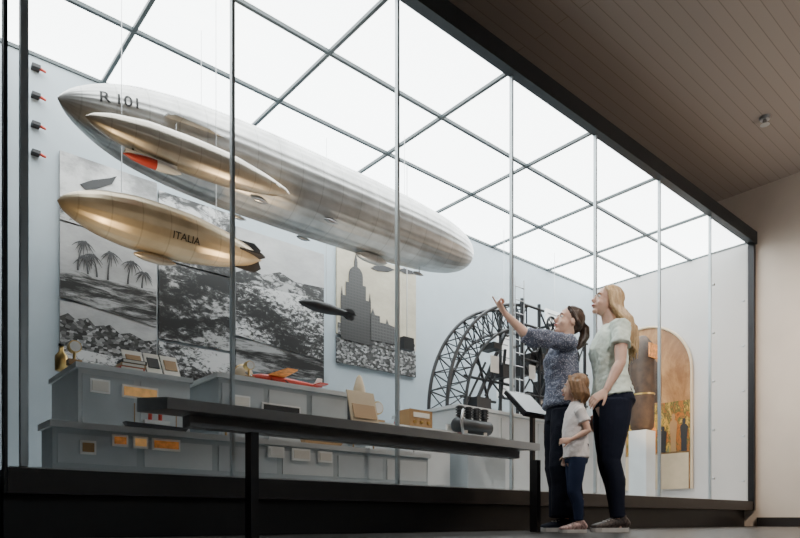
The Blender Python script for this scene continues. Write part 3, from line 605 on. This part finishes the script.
# ------------------------------------------------------------------ people
SK = mat('skin', (.66, .41, .31), .5, var=.06, vscale=20); SK.node_tree.nodes['Principled BSDF'].inputs['Subsurface Weight'].default_value = .05
LIP = mat('lips', (.5, .17, .15), .4); EYW = mat('eye_white', (.8, .8, .8), .2); IRI = mat('iris', (.05, .03, .02), .2)
def frame(o, x, z):
    x = V(x).normalized(); z = V(z); z = (z-x*z.dot(x)).normalized(); y = z.cross(x)
    return Matrix(((x.x, y.x, z.x, o[0]), (x.y, y.y, z.y, o[1]), (x.z, y.z, z.z, o[2]), (0, 0, 0, 1)))
def hand(bm, Mh, s=1, curl=(.5, .5, .5, .5), thumbside=1):
    ts = thumbside
    def tp(p): return Mh @ (V((p[0], p[1]*ts, p[2]))*s)
    side = (Mh.to_3x3() @ V((0, 1, 0)))
    tube(bm, [tp((-.02, 0, 0)), tp((.0, 0, 0)), tp((.03, .002, 0)), tp((.06, .002, 0)), tp((.085, 0, 0))], [(.024*s, .019*s), (.026*s, .018*s), (.035*s, .017*s), (.040*s, .015*s), (.037*s, .011*s)], 14, side=side, cap=.5)
    for i, (y, L) in enumerate(((.030, .068), (.010, .076), (-.010, .070), (-.029, .054))):
        a = 0; p = V((.082, y, 0)); pts = [p-V((.02, 0, 0)), p.copy()]; sp = y*2.0
        for q, f in enumerate((.45, .32, .23)):
            a += curl[i]*(.8, 1, .7)[q]; p = p+V((math.cos(a), sp, -math.sin(a)))*L*f; pts.append(p.copy())
        tube(bm, [tp(q) for q in pts], [.0088*s, .0088*s, .0082*s, .0075*s, .0065*s], 10, side=side, cap=.7)
    pts = [(.01, .022, -.004), (.035, .045, -.008), (.06, .062, -.014), (.08, .07, -.02)]
    if curl[1] > 1: pts = [(.01, .022, -.006), (.035, .040, -.018), (.058, .036, -.03), (.072, .022, -.036)]
    tube(bm, [tp(q) for q in pts], [.013*s, .011*s, .0095*s, .008*s], 10, side=side, cap=.7)
def headparts(bm, H, child=False):
    k = 1.08 if child else 1
    ell(bm, (-.012, 0, .032), (.094, .074*k, .092), H); ell(bm, (.022, 0, -.02), (.068, .060*k, .085), H)
    ell(bm, (.02, 0, -.065), (.058, .048*k, .042), H); ell(bm, (.068, 0, -.092), (.020, .024, .018), H)
    tube(bm, [H @ V((.084, 0, .018)), H @ V((.093, 0, 0)), H @ V((.106, 0, -.022)), H @ V((.095, 0, -.032))], [.008, .009, .0125, .009], 8, side=(0, 1, 0), cap=.5)
    ell(bm, (.074, 0, .030), (.016, .045, .010), H); ell(bm, (.084, 0, -.052), (.012, .022, .008), H); ell(bm, (.083, 0, -.064), (.012, .018, .008), H)
    for s in (-1, 1):
        ell(bm, (-.008, s*.074*k, -.008), (.018, .009, .030), H); ell(bm, (.055, s*.034, -.035), (.025, .022, .025), H)
def facebits(root, H, brow):
    for s in (-1, 1):
        e = mk('eye', ell(B(), (.0765, s*.030, .010), (.0115, .0135, .009), H, 12, 8), EYW, root, world=False, smooth=True)
        mk('iris', ell(B(), (.086, s*.031, .010), (.004, .0065, .0065), H, 10, 6), IRI, e, world=False, smooth=True)
        bm = B(); tube(bm, [H @ V((.089, s*.014, .029)), H @ V((.088, s*.032, .033)), H @ V((.078, s*.048, .028))], [.003, .0035, .002], 6, cap=.5); mk('eyebrow', bm, brow, root, world=False, smooth=True)
    bm = B(); tube(bm, [H @ V((.088, -.020, -.058)), H @ V((.097, -.008, -.056)), H @ V((.098, 0, -.0575)), H @ V((.097, .008, -.056)), H @ V((.088, .020, -.058))], [.003, .006, .0065, .006, .003], 8, cap=.5)
    mk('mouth', bm, LIP, root, world=False, smooth=True)
def shoe(root, ank, ang, L, m, solem):
    R = Matrix.Translation(V((ank[0], ank[1], 0))) @ Matrix.Rotation(ang, 4, 'Z')
    bm = B(); sc = L/.25
    sec = [(-.065, .03, .050, .030), (-.05, .036, .062, .042), (-.01, .038, .066, .044), (.05, .04, .056, .040), (.10, .044, .046, .028), (.145, .042, .040, .022), (.175, .03, .034, .016)]
    tube(bm, [R @ V((x*sc, 0, z*sc)) for x, w, z, h in sec], [(w*sc, h*sc) for x, w, z, h in sec], 16, side=(R.to_3x3() @ V((0, 1, 0))), cap=.5)
    tube(bm, [R @ V((-.02*sc, 0, .06*sc)), R @ V((-.02*sc, 0, .115*sc))], [.042*sc, .038*sc], 14, cap=0)
    o = mk('shoe', bm, m, root, world=False); bake(o, .005, 3)
    out = [(-.076, .0), (-.066, .028), (-.03, .038), (.03, .038), (.09, .047), (.14, .047), (.178, .032), (.190, 0)]
    pts = [R @ V((x*sc, y*sc, 0.001)) for x, y in out]+[R @ V((x*sc, -y*sc, 0.001)) for x, y in out[-2:0:-1]]
    mk('sole', plate(B(), pts, (0, 0, .030*sc)), solem, o, world=False)
    bm = B()
    for q in range(4): x = .03+q*.022; rod(bm, R @ V((x*sc, -.022*sc, (.092-.26*(x-.03))*sc)), R @ V((x*sc, .022*sc, (.092-.26*(x-.03))*sc)), .004*sc, 6)
    mk('laces', bm, solem, o, world=False)
TOR = [(0, .80, .085, .14), (-.012, .87, .115, .172), (-.005, .95, .105, .160), (.0, 1.04, .088, .130), (.008, 1.13, .095, .133), (.018, 1.22, .108, .146), (.004, 1.31, .095, .158), (-.006, 1.365, .068, .125), (-.01, 1.40, .05, .07)]
def lerp(a, b, f): return V(a)*(1-f)+V(b)*f
def person(name_label, loc, rz, sp):
    root = thing('person', name_label, 'person', loc, rz); s = sp['s']; zs = sp.get('zs', s); g = sp.get('girth', s)
    ln = sp.get('lean', lambda z: 0)
    H = Matrix.Translation(V(sp['head'])) @ Matrix.Rotation(sp.get('yaw', 0), 4, 'Z') @ Matrix.Rotation(-sp.get('pitch', 0), 4, 'Y') @ Matrix.Scale(sp.get('hs', .93), 4)
    tor = sp.get('tor', TOR)
    bm = B()
    tube(bm, [(x*s+ln(z*zs), 0, z*zs) for x, z, d, w in tor], [(w*g, d*g) for x, z, d, w in tor], 24)
    nb = V((tor[-1][0]*s+ln(tor[-1][1]*zs), 0, tor[-1][1]*zs-.03)); nr = sp.get('neck', .052)
    tube(bm, [nb, lerp(nb, H @ V((-.015, 0, -.05)), .5), H @ V((-.015, 0, -.04))], [nr*1.1, nr*.95, nr*.95], 16)
    headparts(bm, H, sp.get('child', False))
    ar = sp['armr']
    for a in sp['arms']:
        sh, el, wr = V(a['sh']), V(a['el']), V(a['wr'])
        tube(bm, [lerp(sh, el, -.06), lerp(sh, el, .2), lerp(sh, el, .6), el, lerp(el, wr, .25), lerp(el, wr, .65), wr], [ar*1.15, ar*1.1, ar*.95, ar*.82, ar*.85, ar*.66, ar*.5], 16)
        tube(bm, [(nb.x, 0, sh.z+.02), (nb.x, sh.y*.5, sh.z+.02), sh], [ar*1.0, ar*1.15, ar*1.1], 12)
        hand(bm, frame(wr+(V(a['hd']).normalized()*.012), a['hd'], a['hb']), sp.get('hands', .92), a['curl'], a['ts'])
    lr = sp['legr']
    for (hp, kn, an, fa) in sp['legs']:
        hp, kn, an = V(hp), V(kn), V(an)
        cf = V((-.02*s, 0, 0))
        tube(bm, [hp, lerp(hp, kn, .3), lerp(hp, kn, .7), kn, lerp(kn, an, .3)+cf, lerp(kn, an, .7)+cf*.5, an, an+V((0, 0, -.05*s))], [lr, lr*.95, lr*.75, lr*.62, lr*.62, lr*.45, lr*.37, lr*.37], 16)
    b = mk('body', bm, SK, root, world=False); bake(b, .0045, 2)
    facebits(root, H, sp['brow'])
    top = sp['top']; bm = B()
    sec = [q for q in top['sec']]
    tube(bm, [(x*s+ln(z*zs), 0, z*zs) for x, z, d, w in sec], [(w*g, d*g) for x, z, d, w in sec], 28, cap=.15)
    for a, f in zip(sp['arms'], top['sleeve']):
        sh, el, wr = V(a['sh']), V(a['el']), V(a['wr'])
        pts = [lerp(sh, el, -.08), lerp(sh, el, .3), lerp(sh, el, min(f, .95))]; rr = [ar*1.45, ar*1.4, ar*1.42*top.get('flare', 1)]
        if f > 1: pts.append(lerp(el, wr, f-1)); rr.append(ar*1.25*top.get('flare', 1))
        tube(bm, pts, rr, 18, cap=.1)
        tube(bm, [(nb.x, 0, sh.z+.01), (nb.x, sh.y*.55, sh.z+.012), sh], [ar*1.25, ar*1.42, ar*1.4], 14, cap=.3)
    o = mk(top['name'], bm, top['mat'], root, world=False); bake(o, .006, 4, wr=top.get('wr', .008), wf=18)
    tr = sp['trou']; bm = B(); psec = tr['pel']
    tube(bm, [(x*s+ln(z*zs), 0, z*zs) for x, z, d, w in psec], [(w*g, d*g) for x, z, d, w in psec], 24, cap=.2)
    for (hp, kn, an, fa) in sp['legs']:
        hp, kn, an = V(hp), V(kn), V(an); r = tr['r']; cf = V((-.015*s, 0, 0))
        end = lerp(kn, an, tr['end'])
        tube(bm, [hp, lerp(hp, kn, .3), lerp(hp, kn, .7), kn, lerp(kn, end, .35)+cf, lerp(kn, end, .7)+cf*.5, end], r, 20, cap=.1)
    o = mk(tr['name'], bm, tr['mat'], root, world=False); bake(o, .006, 4, wr=tr.get('wr', .006), wf=11)
    for (hp, kn, an, fa) in sp['legs']: shoe(root, an, fa, sp['shoeL'], sp['shoem'], sp['solem'])
    return root, H
def cloth(name, col, **k): return mat(name, col, .9, bump=.2, bscale=120, spec=.2, **k)
def dots():
    m = bpy.data.materials.new('patterned_blouse'); m.use_nodes = True; nt = m.node_tree; b = nt.nodes['Principled BSDF']
    tc = nn(nt, 'ShaderNodeTexCoord'); v = nn(nt, 'ShaderNodeTexVoronoi'); v.inputs['Scale'].default_value = 95; nt.links.new(tc.outputs['Object'], v.inputs['Vector'])
    r = nn(nt, 'ShaderNodeValToRGB'); e = r.color_ramp.elements; e[0].position = .25; e[0].color = (.34, .36, .42, 1); e[1].position = .42; e[1].color = (.10, .115, .17, 1)
    nt.links.new(v.outputs['Distance'], r.inputs['Fac']); nt.links.new(r.outputs['Color'], b.inputs['Base Color']); b.inputs['Roughness'].default_value = .85; return m
def hairmat(name, c1, c2):
    return photomat(name, 60, [(.3, c1), (.7, c2)], (1, 1, .12), .3, rough=.42)
BLON = hairmat('blonde_hair', (.32, .18, .08), (.78, .56, .32)); DARK = hairmat('dark_hair', (.015, .009, .006), (.07, .04, .028)); LBR = hairmat('light_brown_hair', (.12, .06, .03), (.34, .20, .10))
NAVY = cloth('navy_cloth', (.010, .012, .022)); JEAN = cloth('dark_denim', (.012, .016, .032)); MINT = cloth('pale_mint_cotton', (.76, .86, .77)); WCOT = cloth('white_cotton', (.78, .74, .73)); LEGG = cloth('blue_leggings', (.018, .028, .065))
PINK = mat('patterned_shoe', (.42, .28, .26), .6, var=.7, vscale=60); LEO = mat('mottled_shoe', (.06, .045, .04), .6, var=.8, vscale=70); SOLE = mat('white_sole', (.7, .68, .66), .6)
wa = atD(563, 4.55)
spA = dict(s=.96, head=(-.04, 0, 1.485), pitch=.30, yaw=.12, hs=.92, armr=.040, legr=.082, neck=.048, brow=DARK, shoeL=.24, shoem=NAVY, solem=SOLE,
  arms=[dict(sh=(.015, .165, 1.295), el=(.30, .20, 1.315), wr=(.455, .16, 1.485), hd=(.50, -.05, .85), hb=(.93, .1, -.35), curl=(.03, 1.35, 1.4, 1.45), ts=1),
        dict(sh=(-.02, -.165, 1.29), el=(-.06, -.24, 1.03), wr=(.0, -.24, .80), hd=(.2, .1, -.95), hb=(.2, -1, 0), curl=(.3, .35, .4, .45), ts=1)],
  legs=[((0, .085, .84), (.03, .095, .46), (.0, .10, .09), .1), ((0, -.085, .84), (0, -.095, .46), (-.05, -.10, .09), -.15)],
  top=dict(name='blouse', mat=dots(), sleeve=[1.12, .95], flare=1.1, wr=.012, sec=[(-.0, .92, .145, .19), (.0, .99, .135, .18), (.005, 1.09, .118, .16), (.015, 1.18, .12, .16), (.022, 1.25, .12, .162), (.004, 1.32, .102, .16), (-.006, 1.375, .074, .115), (-.008, 1.405, .056, .07)]),
  trou=dict(name='wide_trousers', mat=NAVY, end=.95, wr=.005, pel=[(0, .80, .12, .17), (-.01, .88, .13, .185), (0, .96, .115, .165), (0, 1.02, .10, .14)], r=[.108, .108, .10, .098, .102, .108, .115]))
ra, H = person('woman in a dotted grey blouse pointing up at the airship', wa, math.radians(143), spA)
bm = B(); ell(bm, (-.026, 0, .046), (.095, .081, .090), H); ell(bm, (-.06, 0, .0), (.055, .07, .07), H)
for s in (-1, 1): tube(bm, [H @ V((.05, s*.045, .092)), H @ V((.02, s*.074, .055)), H @ V((-.03, s*.082, .005)), H @ V((-.085, s*.04, -.02))], [.012, .014, .018, .02], 10)
tube(bm, [H @ V((-.10, 0, .02)), H @ V((-.14, 0, .0)), H @ V((-.155, .01, -.06)), H @ V((-.14, .01, -.13)), H @ V((-.12, .015, -.19))], [.026, .036, .036, .028, .010], 14)
o = mk('hair', bm, DARK, ra, world=False); bake(o, .005, 3, wr=.004, wf=35)
wb = atD(611, 4.4)
spB = dict(s=1.0, head=(.03, 0, 1.575), pitch=.28, yaw=.1, hs=.93, armr=.043, legr=.088, brow=LBR, shoeL=.25, shoem=LEO, solem=SOLE,
  arms=[dict(sh=(-.005, .17, 1.36), el=(.03, .25, 1.10), wr=(.135, .285, .915), hd=(.78, -.05, -.6), hb=(.35, .75, .55), curl=(.35, .4, .45, .5), ts=1),
        dict(sh=(-.01, -.17, 1.36), el=(-.02, -.24, 1.08), wr=(.02, -.25, .85), hd=(.2, .1, -.95), hb=(.2, -1, 0), curl=(.3, .35, .4, .45), ts=1)],
  legs=[((0, .088, .88), (.035, .095, .48), (-.01, .10, .09), .15), ((-.01, -.088, .88), (-.01, -.095, .48), (-.085, -.10, .09), -.2)],
  top=dict(name='tee_shirt', mat=MINT, sleeve=[.52, .52], flare=1.1, wr=.010, sec=[(-.008, .925, .138, .19), (.0, .99, .122, .17), (.005, 1.08, .108, .15), (.012, 1.16, .115, .152), (.022, 1.24, .125, .162), (.006, 1.32, .106, .168), (-.006, 1.385, .076, .125), (-.01, 1.42, .058, .075)]),
  trou=dict(name='jeans', mat=JEAN, end=.97, wr=.004, pel=[(-.005, .83, .11, .155), (-.02, .89, .135, .185), (-.008, .96, .12, .172), (0, 1.02, .10, .145)], r=[.106, .102, .084, .066, .064, .052, .049]))
rb, H = person('blonde woman in pale tee shirt with a hand on the child', wb, math.radians(141), spB)
bm = B(); ell(bm, (-.028, 0, .045), (.097, .083, .091), H); ell(bm, (-.07, 0, -.03), (.055, .075, .09), H)
hp = [H @ V((-.06, 0, .03)), H @ V((-.10, 0, -.06)), V((-.105, 0, 1.42)), V((-.125, 0, 1.32)), V((-.13, 0, 1.22))]
tube(bm, hp, [(.080, .045), (.085, .045), (.09, .035), (.08, .028), (.05, .014)], 20)
for s in (-1, 1):
    for k in range(4):
        tube(bm, [H @ V((.05-.025*k, s*(.035+.010*k), .097)), H @ V((.028-.028*k, s*.080, .05)), H @ V((-.01-.025*k, s*.086, -.04)), V((-.05-.018*k, s*.098, 1.44)), V((-.08-.018*k, s*.095, 1.34)), V((-.09-.018*k, s*.085, 1.27-.02*k))], [.011, .014, .015, .014, .011, .004], 8)
for k in range(20):
    y = -.085+.17*k/19; j = random.uniform(-.008, .008)
    tube(bm, [H @ V((-.09, y*.9, .0)), H @ V((-.122, y, -.08)), V((-.135+j, y*1.1, 1.38)), V((-.148+j, y*1.05, 1.28)), V((-.145+j, y*.95, 1.18+j*2))], [.010, .010, .010, .008, .003], 7)
o = mk('hair', bm, BLON, rb, world=False); bake(o, .0045, 1, wr=.002, wf=40)
wc = atD(576, 4.23)
torC = [(0, .46, .066, .082), (-.005, .51, .074, .092), (.005, .57, .076, .09), (.01, .64, .074, .09), (.005, .72, .070, .094), (0, .79, .058, .088), (0, .83, .043, .063), (0, .855, .035, .04)]
spC = dict(s=1.0, tor=torC, head=(.008, 0, .95), pitch=.12, yaw=-.5, hs=.74, child=True, armr=.025, legr=.050, neck=.031, hands=.56, brow=LBR, shoeL=.175, shoem=PINK, solem=SOLE,
  arms=[dict(sh=(-.005, .098, .785), el=(-.05, .120, .655), wr=(.055, .115, .60), hd=(.8, -.1, -.1), hb=(0, 1, .3), curl=(.6, .7, .8, .8), ts=1),
        dict(sh=(0, -.098, .785), el=(-.02, -.125, .65), wr=(.03, -.12, .53), hd=(.3, 0, -.9), hb=(0, -1, .2), curl=(.4, .4, .4, .4), ts=1)],
  legs=[((0, .050, .49), (.02, .052, .27), (-.005, .055, .07), .25), ((0, -.050, .49), (.01, -.052, .27), (-.03, -.055, .07), -.15)],
  top=dict(name='tee_shirt', mat=WCOT, sleeve=[.55, .55], flare=1.15, wr=.006, sec=[(0, .49, .086, .106), (0, .55, .083, .101), (.008, .64, .082, .099), (.005, .72, .079, .102), (0, .79, .067, .093), (0, .835, .048, .066), (0, .86, .041, .044)]),
  trou=dict(name='leggings', mat=LEGG, end=.95, wr=.003, pel=[(0, .46, .073, .09), (-.005, .52, .08, .098), (0, .58, .08, .096)], r=[.058, .054, .045, .038, .038, .032, .030]))
rc, H = person('small child in white tee shirt and blue leggings between the women', wc, math.radians(137), spC)
bm = B(); ell(bm, (-.026, 0, .045), (.099, .086, .093), H); ell(bm, (-.055, 0, -.02), (.055, .076, .08), H)
for s in (-1, 1):
    for k in range(3): tube(bm, [H @ V((.048-.035*k, s*.045, .1)), H @ V((.02-.035*k, s*.083, .045)), H @ V((-.018-.03*k, s*.083, -.05)), H @ V((-.035-.025*k, s*.065, -.11))], [.011, .014, .015, .006], 8)
for k in range(9):
    y = -.06+.12*k/8; tube(bm, [H @ V((-.085, y, .03)), H @ V((-.115, y, -.05)), H @ V((-.085, y*.9, -.13))], [.013, .014, .005], 7)
o = mk('hair', bm, LBR, rc, world=False); bake(o, .0045, 1, wr=.002, wf=40)
# ------------------------------------------------------------------ lights
def light(kind, loc, tgt, e, col, **k):
    l = bpy.data.lights.new('lamp', kind); l.energy = e; l.color = col
    for a, b in k.items(): setattr(l, a, b)
    o = bpy.data.objects.new('lamp', l); COL.objects.link(o); o.location = loc
    o.rotation_euler = (V(tgt)-V(loc)).to_track_quat('-Z', 'Y').to_euler(); return o
light('SPOT', (2.6, 3.35, .75), (1.9, 4.2, 2.6), 130, (1, .72, .42), spot_size=.7, spot_blend=.8, shadow_soft_size=.03)
light('SPOT', (.9, 3.3, .9), (1.4, 4.0, 1.9), 50, (1, .72, .4), spot_size=1.1, spot_blend=.8, shadow_soft_size=.05)
light('SPOT', (3.4, 3.4, .85), (3.4, 4.3, 2.5), 60, (1, .85, .65), spot_size=.7, spot_blend=.9, shadow_soft_size=.03)
light('SPOT', (4.2, .6, 3.9), (3.9, 2.6, 1.1), 260, (1, .88, .75), spot_size=1.1, spot_blend=.9, shadow_soft_size=.15)  # unseen downlight, added to light the people
light('SPOT', (1.8, -.5, 2.8), (4.0, 2.6, 1.0), 280, (1, .92, .84), spot_size=.6, spot_blend=.9, shadow_soft_size=.2)  # fill spot added from the camera side to brighten the people
light('SPOT', (7.0, .3, 3.3), (8.6, 1.9, 1.1), 520, (1, .80, .62), spot_size=1.9, spot_blend=.9, shadow_soft_size=.15)  # unseen warm spot, added to brighten the right wall
light('SPOT', (6.8, -1.5, .6), (7.6, 0.5, 4.2), 330, (1, .88, .78), spot_size=2.2, spot_blend=1, shadow_soft_size=.2)  # unseen uplight, added to lift the plank ceiling
light('SPOT', (7.2, 3.5, .9), (8.5, 4.5, 1.9), 70, (1, .62, .30), spot_size=1.0, spot_blend=.9, shadow_soft_size=.1)
w = bpy.data.worlds.new('W'); S.world = w; w.use_nodes = True; w.node_tree.nodes['Background'].inputs[0].default_value = (.05, .05, .06, 1)
cam = bpy.data.cameras.new('cam'); co = bpy.data.objects.new('cam', cam); COL.objects.link(co); S.camera = co
co.location = (0, 0, HC); co.rotation_euler = (PI/2, 0, AN-PI/2); cam.lens = FPX/800*36; cam.sensor_width = 36; cam.shift_y = (HOR-269)/800; cam.clip_start = .02
